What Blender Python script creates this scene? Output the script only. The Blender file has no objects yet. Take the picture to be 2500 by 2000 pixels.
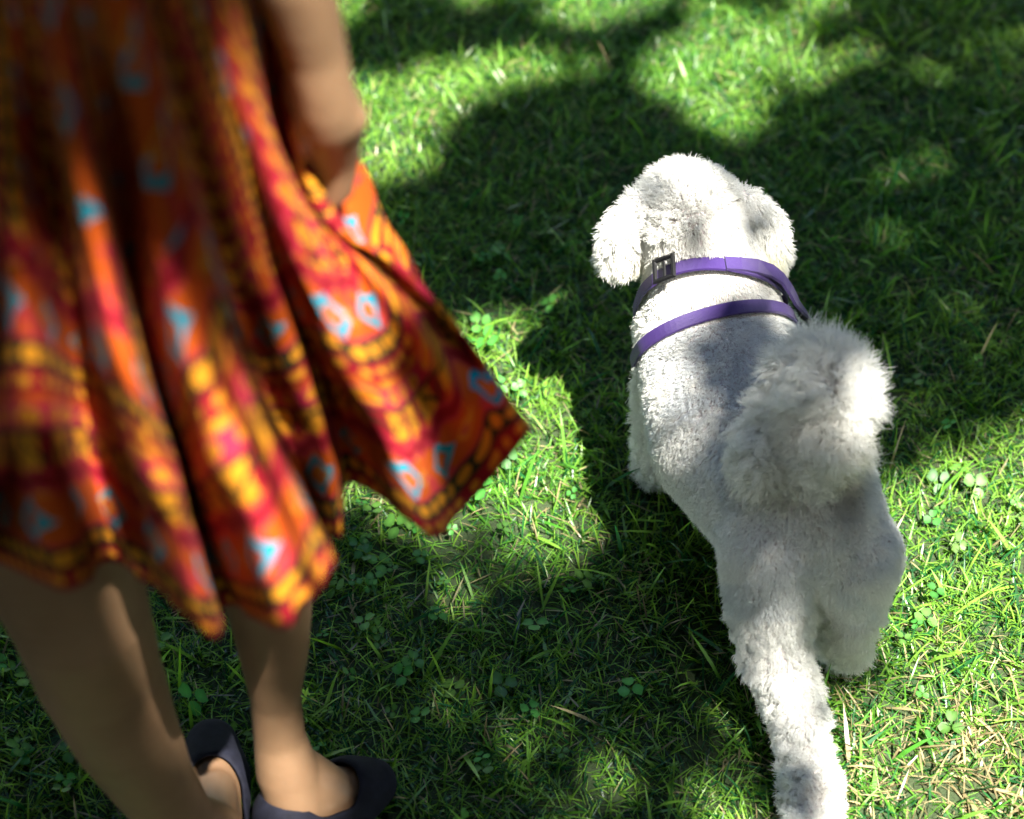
import bpy, bmesh, math, random
import numpy as np
from mathutils import Vector, Matrix
from mathutils.bvhtree import BVHTree
from mathutils.kdtree import KDTree

random.seed(7)
rng = np.random.default_rng(7)
SC = bpy.context.scene
COL = SC.collection

# ---------------------------------------------------------------- camera, sky, sun, exposure
CAM_Z, PITCH, LENS, SENSOR = 1.6, math.radians(46.0), 50.0, 30.0
cam_d = bpy.data.cameras.new('camera')
cam = bpy.data.objects.new('camera', cam_d)
COL.objects.link(cam)
cam.location = (0, 0, CAM_Z)
cam.rotation_euler = (math.radians(90) - PITCH, 0, 0)
cam_d.lens = LENS
cam_d.sensor_width = SENSOR
cam_d.sensor_fit = 'HORIZONTAL'
cam_d.clip_start = 0.05
cam_d.clip_end = 600
cam_d.dof.use_dof = True
cam_d.dof.focus_distance = 1.93
cam_d.dof.aperture_fstop = 2.3
SC.camera = cam

SUN = Vector((0.24, -0.40, 0.885)).normalized()
world = bpy.data.worlds.new('World')
SC.world = world
world.use_nodes = True
wn = world.node_tree
sky = wn.nodes.new('ShaderNodeTexSky')
sky.sky_type = 'NISHITA'
sky.sun_disc = False
sky.sun_elevation = math.asin(SUN.z)
sky.sun_rotation = math.atan2(SUN.x, SUN.y)
wn.links.new(sky.outputs[0], wn.nodes['Background'].inputs[0])
wn.nodes['Background'].inputs[1].default_value = 0.15
sun_d = bpy.data.lights.new('sun', 'SUN')
sun_d.energy = 4.6
sun_d.angle = math.radians(0.5)
sun_d.color = (1.0, 0.95, 0.86)
sun = bpy.data.objects.new('sun', sun_d)
sun.rotation_euler = SUN.to_track_quat('Z', 'Y').to_euler()
sun.location = (3, -2, 9)
COL.objects.link(sun)
SC.view_settings.view_transform = 'Standard'
SC.view_settings.look = 'None'
SC.view_settings.gamma = 1.0
SC.view_settings.use_curve_mapping = False
SC.view_settings.exposure = 2.85
SC.cycles.max_bounces = 8
SC.cycles.transparent_max_bounces = 8
SC.cycles.use_denoising = True
try:
    SC.cycles_curves.shape = 'RIBBONS'
except Exception:
    pass

# ---------------------------------------------------------------- maths helpers
F = LENS / SENSOR * 2500.0
_fwd = Vector((0, math.cos(PITCH), -math.sin(PITCH)))
_up = Vector((0, math.sin(PITCH), math.cos(PITCH)))
_rt = Vector((1, 0, 0))
C0 = Vector((0, 0, CAM_Z))

def ray(px, py):
    return (_fwd + _rt * ((px - 1250) / F) + _up * ((1000 - py) / F)).normalized()

def P(px, py, z):
    """world point at height z on the sight line of a photo point"""
    d = ray(px, py)
    return C0 + d * ((z - CAM_Z) / d.z)

def R(px, py, y):
    """world point at distance y in front of the camera on the sight line"""
    d = ray(px, py)
    return C0 + d * (y / d.y)

def gproj(p):
    """where the sun ray through p meets the ground plane"""
    return (p[0] - SUN.x / SUN.z * p[2], p[1] - SUN.y / SUN.z * p[2])

def in_poly(x, y, poly):
    inside = np.zeros(len(x), bool)
    n = len(poly)
    j = n - 1
    for i in range(n):
        xi, yi = poly[i]; xj, yj = poly[j]
        c = ((yi > y) != (yj > y)) & (x < (xj - xi) * (y - yi) / ((yj - yi) if yj != yi else 1e-9) + xi)
        inside ^= c
        j = i
    return inside

def vnoise(x, y, scale, seed=0):
    """smooth value noise, numpy"""
    r = np.random.default_rng(seed)
    tab = r.random((64, 64))
    X = x * scale; Y = y * scale
    xi = np.floor(X).astype(int); yi = np.floor(Y).astype(int)
    fx = X - xi; fy = Y - yi
    fx = fx * fx * (3 - 2 * fx); fy = fy * fy * (3 - 2 * fy)
    a = tab[xi % 64, yi % 64]; b = tab[(xi + 1) % 64, yi % 64]
    c = tab[xi % 64, (yi + 1) % 64]; d = tab[(xi + 1) % 64, (yi + 1) % 64]
    return (a * (1 - fx) + b * fx) * (1 - fy) + (c * (1 - fx) + d * fx) * fy

# ---------------------------------------------------------------- object helpers
def tag(o, label=None, cat=None, kind=None, group=None):
    if label: o['label'] = label
    if cat: o['category'] = cat
    if kind: o['kind'] = kind
    if group: o['group'] = group
    return o

def link(name, me, mat=None, parent=None):
    o = bpy.data.objects.new(name, me)
    COL.objects.link(o)
    if mat: me.materials.append(mat)
    if parent is not None:
        o.parent = parent
    return o

def np_mesh(name, verts, faces, smooth=True, cols=None):
    """faces: (n,k) array of one polygon size"""
    me = bpy.data.meshes.new(name)
    verts = np.ascontiguousarray(verts, dtype=np.float32)
    faces = np.ascontiguousarray(faces, dtype=np.int32)
    nf, k = faces.shape
    me.vertices.add(len(verts)); me.vertices.foreach_set('co', verts.ravel())
    me.loops.add(nf * k); me.loops.foreach_set('vertex_index', faces.ravel())
    me.polygons.add(nf)
    me.polygons.foreach_set('loop_start', np.arange(0, nf * k, k, dtype=np.int32))
    me.polygons.foreach_set('use_smooth', np.full(nf, smooth, dtype=bool))
    me.update(calc_edges=True)
    if cols is not None:
        a = me.color_attributes.new('tint', 'FLOAT_COLOR', 'POINT')
        c = np.ones((len(verts), 4), np.float32); c[:, :3] = cols
        a.data.foreach_set('color', c.ravel())
    return me

def new_mat(name):
    m = bpy.data.materials.new(name)
    m.use_nodes = True
    return m, m.node_tree.nodes, m.node_tree.links, m.node_tree.nodes['Principled BSDF']

def nd(nodes, t, **kw):
    n = nodes.new(t)
    for k, v in kw.items():
        if k.startswith('i_'):
            n.inputs[k[2:].replace('_', ' ')].default_value = v
        else:
            setattr(n, k, v)
    return n

# ---------------------------------------------------------------- materials
def mat_blade(name, trans=0.38, rough=0.38, spec=0.5, attr='tint'):
    m, N, L, b = new_mat(name)
    a = nd(N, 'ShaderNodeAttribute', attribute_name=attr)
    L.new(a.outputs['Color'], b.inputs['Base Color'])
    b.inputs['Roughness'].default_value = rough
    b.inputs['Specular IOR Level'].default_value = spec
    t = nd(N, 'ShaderNodeBsdfTranslucent')
    hs = nd(N, 'ShaderNodeHueSaturation', i_Saturation=1.15, i_Value=1.3)
    L.new(a.outputs['Color'], hs.inputs['Color'])
    L.new(hs.outputs[0], t.inputs['Color'])
    mx = nd(N, 'ShaderNodeMixShader'); mx.inputs[0].default_value = trans
    L.new(b.outputs[0], mx.inputs[1]); L.new(t.outputs[0], mx.inputs[2])
    L.new(mx.outputs[0], N['Material Output'].inputs[0])
    return m

M_GRASS = mat_blade('grass_blade', 0.40, 0.36, 0.45)
M_CLOVER = mat_blade('clover_leaf', 0.3, 0.5, 0.35)
M_TREELEAF = mat_blade('tree_leaf', 0.12, 0.5, 0.3)

def mat_ground():
    m, N, L, b = new_mat('soil_and_thatch')
    tc = nd(N, 'ShaderNodeTexCoord')
    n1 = nd(N, 'ShaderNodeTexNoise', i_Scale=180.0, i_Detail=6.0)
    n2 = nd(N, 'ShaderNodeTexNoise', i_Scale=2.2, i_Detail=4.0)
    L.new(tc.outputs['Object'], n1.inputs['Vector']); L.new(tc.outputs['Object'], n2.inputs['Vector'])
    r1 = nd(N, 'ShaderNodeValToRGB')
    r1.color_ramp.elements[0].color = (0.018, 0.03, 0.008, 1); r1.color_ramp.elements[0].position = 0.35
    r1.color_ramp.elements[1].color = (0.028, 0.030, 0.012, 1); r1.color_ramp.elements[1].position = 0.75
    L.new(n1.outputs[0], r1.inputs[0])
    r2 = nd(N, 'ShaderNodeValToRGB')
    r2.color_ramp.elements[0].color = (0.02, 0.05, 0.01, 1); r2.color_ramp.elements[0].position = 0.4
    r2.color_ramp.elements[1].color = (0.022, 0.034, 0.010, 1); r2.color_ramp.elements[1].position = 0.7
    L.new(n2.outputs[0], r2.inputs[0])
    mx = nd(N, 'ShaderNodeMix', data_type='RGBA'); mx.inputs[0].default_value = 0.5
    L.new(r1.outputs[0], mx.inputs[6]); L.new(r2.outputs[0], mx.inputs[7])
    L.new(mx.outputs[2], b.inputs['Base Color'])
    bp = nd(N, 'ShaderNodeBump', i_Strength=0.8, i_Distance=0.01)
    L.new(n1.outputs[0], bp.inputs['Height']); L.new(bp.outputs[0], b.inputs['Normal'])
    b.inputs['Roughness'].default_value = 0.95
    return m

def mat_skin():
    m, N, L, b = new_mat('skin')
    tc = nd(N, 'ShaderNodeTexCoord')
    n = nd(N, 'ShaderNodeTexNoise', i_Scale=14.0, i_Detail=5.0)
    L.new(tc.outputs['Object'], n.inputs['Vector'])
    r = nd(N, 'ShaderNodeValToRGB')
    r.color_ramp.elements[0].color = (0.108, 0.061, 0.032, 1); r.color_ramp.elements[0].position = 0.3
    r.color_ramp.elements[1].color = (0.145, 0.085, 0.046, 1); r.color_ramp.elements[1].position = 0.7
    L.new(n.outputs[0], r.inputs[0]); L.new(r.outputs[0], b.inputs['Base Color'])
    b.inputs['Roughness'].default_value = 0.5
    b.inputs['Subsurface Weight'].default_value = 0.12
    b.inputs['Subsurface Radius'].default_value = (0.02, 0.008, 0.004)
    b.inputs['Subsurface Scale'].default_value = 0.5
    n2 = nd(N, 'ShaderNodeTexNoise', i_Scale=300.0, i_Detail=3.0)
    L.new(tc.outputs['Object'], n2.inputs['Vector'])
    bp = nd(N, 'ShaderNodeBump', i_Strength=0.15, i_Distance=0.001)
    L.new(n2.outputs[0], bp.inputs['Height']); L.new(bp.outputs[0], b.inputs['Normal'])
    return m

def mat_simple(name, col, rough=0.6, metal=0.0, noise=0.0, nscale=60.0, spec=0.5, bump=0.0):
    m, N, L, b = new_mat(name)
    tc = nd(N, 'ShaderNodeTexCoord')
    n = nd(N, 'ShaderNodeTexNoise', i_Scale=nscale, i_Detail=5.0)
    L.new(tc.outputs['Object'], n.inputs['Vector'])
    r = nd(N, 'ShaderNodeValToRGB')
    lo = [c * (1 - noise) for c in col]; hi = [min(1, c * (1 + noise)) for c in col]
    r.color_ramp.elements[0].color = (*lo, 1); r.color_ramp.elements[0].position = 0.3
    r.color_ramp.elements[1].color = (*hi, 1); r.color_ramp.elements[1].position = 0.7
    L.new(n.outputs[0], r.inputs[0]); L.new(r.outputs[0], b.inputs['Base Color'])
    b.inputs['Roughness'].default_value = rough
    b.inputs['Metallic'].default_value = metal
    b.inputs['Specular IOR Level'].default_value = spec
    if bump:
        bp = nd(N, 'ShaderNodeBump', i_Strength=bump, i_Distance=0.002)
        L.new(n.outputs[0], bp.inputs['Height']); L.new(bp.outputs[0], b.inputs['Normal'])
    return m

def mat_webbing():
    m, N, L, b = new_mat('purple_webbing')
    uv = nd(N, 'ShaderNodeUVMap')
    w = nd(N, 'ShaderNodeTexWave', wave_type='BANDS', bands_direction='X', i_Scale=260.0, i_Distortion=0.5)
    L.new(uv.outputs[0], w.inputs['Vector'])
    r = nd(N, 'ShaderNodeValToRGB')
    r.color_ramp.elements[0].color = (0.024, 0.008, 0.09, 1)
    r.color_ramp.elements[1].color = (0.045, 0.015, 0.145, 1)
    L.new(w.outputs[0], r.inputs[0]); L.new(r.outputs[0], b.inputs['Base Color'])
    bp = nd(N, 'ShaderNodeBump', i_Strength=0.5, i_Distance=0.0008)
    L.new(w.outputs[0], bp.inputs['Height']); L.new(bp.outputs[0], b.inputs['Normal'])
    b.inputs['Roughness'].default_value = 0.5
    b.inputs['Sheen Weight'].default_value = 0.1
    return m

def mat_dress():
    """printed cotton: bands that run parallel to the hem (UV in metres: u along, v up from hem)"""
    m, N, L, b = new_mat('printed_cotton')
    uv = nd(N, 'ShaderNodeUVMap')
    ns = nd(N, 'ShaderNodeTexNoise', i_Scale=45.0, i_Detail=3.0)
    L.new(uv.outputs[0], ns.inputs['Vector'])
    vm = nd(N, 'ShaderNodeVectorMath', operation='SUBTRACT'); vm.inputs[1].default_value = (0.5, 0.5, 0.5)
    L.new(ns.outputs['Color'], vm.inputs[0])
    sc = nd(N, 'ShaderNodeVectorMath', operation='SCALE'); sc.inputs['Scale'].default_value = 0.006
    L.new(vm.outputs[0], sc.inputs[0])
    ad = nd(N, 'ShaderNodeVectorMath', operation='ADD')
    uvs = nd(N, 'ShaderNodeVectorMath', operation='MULTIPLY'); uvs.inputs[1].default_value = (0.95, 1.6, 1.0)
    L.new(uv.outputs[0], uvs.inputs[0]); L.new(uvs.outputs[0], ad.inputs[0]); L.new(sc.outputs[0], ad.inputs[1])
    sp = nd(N, 'ShaderNodeSeparateXYZ'); L.new(ad.outputs[0], sp.inputs[0])
    U0, V0 = sp.outputs[0], sp.outputs[1]
    def M(op, a, b_=None, c=None):
        n = nd(N, 'ShaderNodeMath', operation=op)
        for i, s in enumerate((a, b_, c)):
            if s is None: continue
            if isinstance(s, (int, float)): n.inputs[i].default_value = s
            else: L.new(s, n.inputs[i])
        return n.outputs[0]
    def mix(f, A, B):
        n = nd(N, 'ShaderNodeMix', data_type='RGBA')
        if isinstance(f, (int, float)): n.inputs[0].default_value = f
        else: L.new(f, n.inputs[0])
        for i, s in ((6, A), (7, B)):
            if isinstance(s, tuple): n.inputs[i].default_value = (*s, 1)
            else: L.new(s, n.inputs[i])
        return n.outputs[2]
    def cell(x, period, off=0.0):
        return M('SUBTRACT', M('FRACT', M('ADD', M('DIVIDE', x, period), off)), 0.5)   # -0.5..0.5
    def band(v, lo, hi):
        return M('MULTIPLY', M('GREATER_THAN', v, lo), M('LESS_THAN', v, hi))
    upp = M('GREATER_THAN', V0, 0.43)       # above the border the bands run up and down
    def swap(a, b_):
        return M('ADD', M('MULTIPLY', a, M('SUBTRACT', 1.0, upp)), M('MULTIPLY', b_, upp))
    U = swap(U0, V0)
    V = swap(V0, M('ADD', M('MULTIPLY', U0, 1.15), 5.09))
    RED, ORANGE, YEL = (0.17, 0.002, 0.008), (0.34, 0.052, 0.002), (0.42, 0.165, 0.007)
    PINK, OLIVE, BLUE = (0.30, 0.012, 0.035), (0.014, 0.016, 0.004), (0.0, 0.19, 0.27)
    PER = 0.262
    v = M('MULTIPLY', M('FRACT', M('DIVIDE', V, PER)), PER)
    def dots(px, pv, vc, rad, off=0.0, asp=1.0):
        cu = M('MULTIPLY', cell(U, px, off), px)
        cv = M('MULTIPLY', M('SUBTRACT', v, vc), asp)
        d = M('SQRT', M('ADD', M('MULTIPLY', cu, cu), M('MULTIPLY', cv, cv)))
        return M('LESS_THAN', d, rad)
    def diamond(px, vc, rad, off=0.0, asp=0.8):
        cu = M('ABSOLUTE', M('MULTIPLY', cell(U, px, off), px))
        cv = M('MULTIPLY', M('ABSOLUTE', M('SUBTRACT', v, vc)), asp)
        return M('ADD', cu, cv), rad
    # orange ground with soft red marbling
    mot = nd(N, 'ShaderNodeTexNoise', i_Scale=26.0, i_Detail=2.0)
    L.new(uv.outputs[0], mot.inputs['Vector'])
    base = mix(M('MULTIPLY', M('GREATER_THAN', mot.outputs[0], 0.56), 0.85), ORANGE, RED)
    base = mix(M('MULTIPLY', M('LESS_THAN', mot.outputs[0], 0.42), 0.8), base, YEL)
    # hem: crimson with yellow dots
    c = mix(band(v, -0.01, 0.03), base, RED)
    c = mix(dots(0.024, 0, 0.015, 0.0075), c, YEL)
    # olive band with yellow rounds
    c = mix(band(v, 0.03, 0.062), c, OLIVE)
    c = mix(dots(0.027, 0, 0.046, 0.0105, 0.4), c, YEL)
    c = mix(band(v, 0.062, 0.067), c, PINK)
    # orange field with blue diamond outlines
    c = mix(band(v, 0.067, 0.135), c, mix(M('MULTIPLY', M('GREATER_THAN', mot.outputs[0], 0.6), 0.7), ORANGE, PINK))
    dd, _ = diamond(0.092, 0.100, 0.02)
    c = mix(M('MULTIPLY', M('LESS_THAN', dd, 0.0270), M('GREATER_THAN', dd, 0.0150)), c, BLUE)
    c = mix(M('LESS_THAN', dd, 0.008), c, (0.40, 0.09, 0.008))
    dd2, _ = diamond(0.104, 0.100, 0.02, 0.5)
    c = mix(M('LESS_THAN', dd2, 0.013), c, YEL)
    c = mix(M('LESS_THAN', dd2, 0.006), c, PINK)
    # crimson wave
    wv = M('ABSOLUTE', M('SUBTRACT', M('ADD', v, M('MULTIPLY', M('SINE', M('MULTIPLY', U, 150.0)), 0.006)), 0.150))
    c = mix(M('LESS_THAN', wv, 0.010), c, RED)
    c = mix(M('LESS_THAN', M('ABSOLUTE', M('SUBTRACT', wv, 0.013)), 0.0025), c, PINK)
    # yellow band with dark zigzag
    c = mix(band(v, 0.170, 0.212), c, YEL)
    c = mix(M('MULTIPLY', band(v, 0.170, 0.212), M('GREATER_THAN', cell(U, 0.046, .1), 0.12)), c, RED)
    zz = M('SUBTRACT', M('SUBTRACT', v, 0.191), M('MULTIPLY', M('SUBTRACT', M('ABSOLUTE', cell(U, 0.03)), 0.25), 0.055))
    c = mix(M('LESS_THAN', M('ABSOLUTE', zz), 0.0042), c, OLIVE)
    c = mix(band(v, 0.212, 0.218), c, OLIVE)
    # pink band with yellow petals
    c = mix(band(v, 0.218, 0.250), c, PINK)
    c = mix(dots(0.036, 0, 0.234, 0.0115, 0.2), c, YEL)
    c = mix(dots(0.036, 0, 0.234, 0.0045, 0.2), c, ORANGE)
    # vertical trim stripe of olive with yellow arrow heads
    def trim(c, u0):
        us = M('SUBTRACT', U, u0)
        c = mix(band(us, -0.021, 0.021), c, OLIVE)
        tri = M('SUBTRACT', M('MULTIPLY', M('ADD', us, 0.014), 0.6), M('ABSOLUTE', M('MULTIPLY', M('SUBTRACT', M('FRACT', M('DIVIDE', V, 0.026)), 0.5), 0.026)))
        c = mix(M('MULTIPLY', M('GREATER_THAN', tri, 0.0), band(us, -0.014, 0.014)), c, YEL)
        c = mix(band(us, 0.016, 0.024), c, RED)
        return c
    U, V = U0, V0
    up = M('GREATER_THAN', V0, 0.36)
    tr = trim(c, 0.52)
    c = mix(up, c, tr)
    weave = nd(N, 'ShaderNodeTexNoise', i_Scale=900.0, i_Detail=2.0)
    L.new(uv.outputs[0], weave.inputs['Vector'])
    bp = nd(N, 'ShaderNodeBump', i_Strength=0.25, i_Distance=0.0006)
    L.new(weave.outputs[0], bp.inputs['Height']); L.new(bp.outputs[0], b.inputs['Normal'])
    L.new(c, b.inputs['Base Color'])
    b.inputs['Roughness'].default_value = 0.85
    b.inputs['Specular IOR Level'].default_value = 0.2
    t = nd(N, 'ShaderNodeBsdfTranslucent'); L.new(c, t.inputs['Color'])
    mx = nd(N, 'ShaderNodeMixShader'); mx.inputs[0].default_value = 0.06
    L.new(b.outputs[0], mx.inputs[1]); L.new(t.outputs[0], mx.inputs[2])
    L.new(mx.outputs[0], N['Material Output'].inputs[0])
    return m

def mat_fur(name):
    m, N, L, b = new_mat(name)
    a = nd(N, 'ShaderNodeAttribute', attribute_name='tint')
    N.remove(b)
    d = nd(N, 'ShaderNodeBsdfDiffuse'); t = nd(N, 'ShaderNodeBsdfTranslucent')
    L.new(a.outputs['Color'], d.inputs['Color']); L.new(a.outputs['Color'], t.inputs['Color'])
    mx = nd(N, 'ShaderNodeMixShader'); mx.inputs[0].default_value = 0.45
    L.new(d.outputs[0], mx.inputs[1]); L.new(t.outputs[0], mx.inputs[2])
    L.new(mx.outputs[0], N['Material Output'].inputs[0])
    return m

# ---------------------------------------------------------------- ground
def sheet(name, x0, x1, y0, y1, z, mat):
    me = np_mesh(name, [(x0, y0, z), (x1, y0, z), (x1, y1, z), (x0, y1, z)], [(0, 1, 2, 3)])
    return link(name, me, mat)
gr = sheet('ground', -200, 200, -200, 200, 0.0, mat_ground())
tag(gr, 'dark soil and thatch under the lawn', kind='structure')

# ---------------------------------------------------------------- lawn
def blades(n_or_xy, lmin, lmax, wmin, wmax, flat=0.0, seed=1, colors=None, lean=(0.15, 1.0)):
    r = np.random.default_rng(seed)
    x, y = n_or_xy
    n = len(x)
    yaw = r.random(n) * 2 * np.pi
    Lh = lmin + (lmax - lmin) * r.random(n) ** 1.4
    Wd = wmin + (wmax - wmin) * r.random(n)
    ln = lean[0] + (lean[1] - lean[0]) * r.random(n)           # how far it leans over
    ln = np.where(r.random(n) < flat, 1.35, ln)
    curl = 0.2 + 0.7 * r.random(n)
    dx, dy = np.cos(yaw), np.sin(yaw)
    tw = r.normal(0, 0.9, n)
    sxa, sya = -np.sin(yaw + tw), np.cos(yaw + tw)
    ts = np.array([0, 0.35, 0.7, 1.0])
    ws = np.array([0.75, 1.0, 0.75, 0.0])
    V = np.zeros((n, 7, 3), np.float32)
    px = np.zeros(n); pz = np.full(n, 0.0)
    prev = 0
    for k, t in enumerate(ts):
        if k:
            ang = np.clip(ln + curl * t, 0, 1.52)
            st = (t - prev) * Lh
            px = px + np.sin(ang) * st
            pz = pz + np.cos(ang) * st
        prev = t
        cx, cy = x + dx * px, y + dy * px
        hw = Wd * ws[k] / 2
        if k < 3:
            V[:, 2 * k, 0] = cx - sxa * hw; V[:, 2 * k, 1] = cy - sya * hw; V[:, 2 * k, 2] = pz
            V[:, 2 * k + 1, 0] = cx + sxa * hw; V[:, 2 * k + 1, 1] = cy + sya * hw; V[:, 2 * k + 1, 2] = pz + 0.15 * hw
        else:
            V[:, 6, 0] = cx; V[:, 6, 1] = cy; V[:, 6, 2] = pz
    f = np.array([(0, 1, 3), (0, 3, 2), (2, 3, 5), (2, 5, 4), (4, 5, 6)])
    Fc = (np.arange(n)[:, None, None] * 7 + f[None]).reshape(-1, 3)
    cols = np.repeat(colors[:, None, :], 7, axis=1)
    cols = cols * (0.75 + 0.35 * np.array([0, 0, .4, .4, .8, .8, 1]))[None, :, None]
    return V.reshape(-1, 3), Fc, cols.reshape(-1, 3)

def grass_cols(x, y, seed):
    r = np.random.default_rng(seed)
    n = len(x)
    g1 = np.array([0.024, 0.165, 0.014]); g2 = np.array([0.215, 0.380, 0.048]); g3 = np.array([0.012, 0.085, 0.020])
    dry = np.array([0.36, 0.29, 0.15])
    t = vnoise(x, y, 5.0, 3) * 0.6 + r.random(n) * 0.55
    c = g1[None] * (1 - t[:, None]) + g2[None] * t[:, None]
    k = r.random(n) < 0.3
    c[k] = g3 * (0.7 + 0.6 * r.random(k.sum())[:, None])
    dryp = 0.02 + 0.08 * np.clip(vnoise(x, y, 2.3, 9) - 0.5, 0, 1) + 0.45 * np.exp(-((x - 0.50) ** 2 + (y - 0.99) ** 2) / 0.02)
    k = r.random(n) < dryp
    c[k] = dry * (0.5 + 0.7 * r.random(k.sum())[:, None])
    return c * (0.85 + 0.3 * r.random(n)[:, None])

def scatter(x0, x1, y0, y1, dens, seed, tuft=0.55):
    r = np.random.default_rng(seed)
    n = int((x1 - x0) * (y1 - y0) * dens)
    x = x0 + (x1 - x0) * r.random(n); y = y0 + (y1 - y0) * r.random(n)
    # thin and thick places
    p = 0.35 + 0.9 * vnoise(x, y, 14.0, seed + 5) * (0.6 + 0.6 * vnoise(x, y, 3.0, seed + 6))
    p = p * (1 - 0.5 * np.exp(-((x - 0.47) ** 2 + (y - 0.95) ** 2) / 0.006))
    k = r.random(n) < p
    x, y = x[k], y[k]
    # pull to tuft centres
    k = r.random(len(x)) < tuft
    s = 0.022
    jx, jy = vnoise(x, y, 60, 21) - .5, vnoise(x, y, 60, 22) - .5
    x = np.where(k, x + jx * s, x); y = np.where(k, y + jy * s, y)
    return x, y

def build_lawn():
    parts = []
    xn, yn = scatter(-1.15, 1.25, 0.55, 2.95, 56000, 11)
    parts.append(blades((xn, yn), 0.013, 0.044, 0.0011, 0.0028, 0.10, 1, grass_cols(xn, yn, 2), (0.2, 1.1)))
    # longer broad blades here and there
    xb, yb = scatter(-1.15, 1.25, 0.55, 2.95, 900, 31, 0.2)
    parts.append(blades((xb, yb), 0.045, 0.085, 0.0030, 0.0055, 0.05, 4, grass_cols(xb, yb, 5), (0.25, 1.05)))
    # clippings and dead stems lying flat
    xd, yd = scatter(-1.15, 1.25, 0.55, 2.95, 1300, 41, 0.0)
    V, Fc, cc = blades((xd, yd), 0.015, 0.04, 0.0012, 0.0028, 1.0, 6, np.tile(np.array([0.30, 0.27, 0.13]), (len(xd), 1)) * (0.4 + 0.7 * rng.random(len(xd))[:, None]), (1.2, 1.4))
    V[:, 2] += np.repeat(rng.random(len(xd)) * 0.018, 7) + 0.002
    parts.append((V, Fc, cc))
    # around: coarser
    xo, yo = scatter(-4.5, 4.5, -2.5, 6.5, 2600, 51)
    k = ~((xo > -1.13) & (xo < 1.23) & (yo > 0.57) & (yo < 2.93))
    xo, yo = xo[k], yo[k]
    parts.append(blades((xo, yo), 0.025, 0.06, 0.004, 0.009, 0.1, 7, grass_cols(xo, yo, 8), (0.2, 1.1)))
    off = 0; Vs, Fs, Cs = [], [], []
    for V, Fc, cc in parts:
        Vs.append(V); Fs.append(Fc + off); Cs.append(cc); off += len(V)
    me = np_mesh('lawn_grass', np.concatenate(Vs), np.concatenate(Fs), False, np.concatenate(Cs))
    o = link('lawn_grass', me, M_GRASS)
    tag(o, 'short green lawn grass with dry clippings among the blades', 'grass', 'stuff')

def build_clover():
    """round-lobed leaflets in threes on short stems"""
    r = np.random.default_rng(77)
    spots = []
    def patch(px, py, spread, n):
        c = P(px, py, 0.02)
        for _ in range(int(n * .6)):
            spots.append((c.x + r.normal(0, spread), c.y + r.normal(0, spread)))
    for px, py, s, n in ((1180, 900, .05, 16), (1240, 1180, .05, 16), (1000, 1290, .05, 16), (850, 1350, .05, 14), (1430, 1400, .05, 6),
                         (900, 1500, .06, 16), (760, 1650, .05, 12), (980, 1700, .07, 16), (60, 1650, .06, 22), (90, 1780, .07, 14), (400, 1560, .05, 16),
                         (2380, 1250, .07, 18), (2230, 1450, .05, 9), (2440, 1050, .05, 8), (1150, 620, .08, 12), (1000, 690, .07, 12),
                         (2200, 800, .08, 8), (1300, 560, .08, 7), (1120, 1850, .06, 8), (240, 1900, .08, 14), (2400, 1700, .07, 6), (1480, 1790, .06, 6)):
        patch(px, py, s, n)
    Vs, Fs, Cs = [], [], []; off = 0
    K = 9
    for (x, y) in spots:
        h = 0.012 + 0.020 * r.random()
        size = 0.0036 + 0.0048 * r.random() ** 1.7
        yaw0 = r.random() * 6.28
        col = np.array([0.040 + .05 * r.random() ** 2, 0.175, 0.028]) * (0.6 + 0.7 * r.random())
        tx, ty = r.normal(0, .45, 2)
        nl = 3
        for k in range(nl):
            a = yaw0 + k * 2 * math.pi / 3 + r.normal(0, .12)
            lift = 0.15 + r.normal(0, .15)
            pts = []
            for i in range(K):      # outline of a notched leaflet
                t = i / (K - 1) * 2 * math.pi
                rad = size * (1.0 + 0.22 * math.cos(t)) * (1 - 0.28 * max(0, math.cos(t)) ** 12)
                lx, ly = size * 1.08 + rad * math.cos(t), rad * 0.92 * math.sin(t)
                pts.append((lx, ly))
            verts = [(0.0, 0.0)] + [(size, 0.0)] + pts
            arr = []
            for lx, ly in verts:
                z = h + lx * lift + abs(ly) * 0.28 - lx * lx * 9
                gx = lx * math.cos(a) - ly * math.sin(a); gy = lx * math.sin(a) + ly * math.cos(a)
                z += gx * tx + gy * ty
                arr.append((x + gx, y + gy, max(z, 0.004)))
            Vs.append(np.array(arr)); c = np.tile(col, (len(arr), 1)); c[1] *= 1.5; c[0] *= 1.3; Cs.append(c)
            fs = [(off + 1, off + 2 + i, off + 3 + i) for i in range(K - 1)]
            Fs.extend(fs); off += len(arr)
        # stem
        w = 0.0008
        Vs.append(np.array([(x - w, y, 0), (x + w, y, 0), (x, y + w, h)])); Cs.append(np.tile(col, (3, 1)))
        Fs.append((off, off + 1, off + 2)); off += 3
    me = np_mesh('clover', np.concatenate(Vs), np.array(Fs), True, np.concatenate(Cs))
    o = link('clover', me, M_CLOVER)
    tag(o, 'round green clover leaves scattered through the lawn', 'clover', 'stuff')

# ---------------------------------------------------------------- shade tree (out of frame, its crown dapples the lawn)
DS = 2500 / 2156.0
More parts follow.
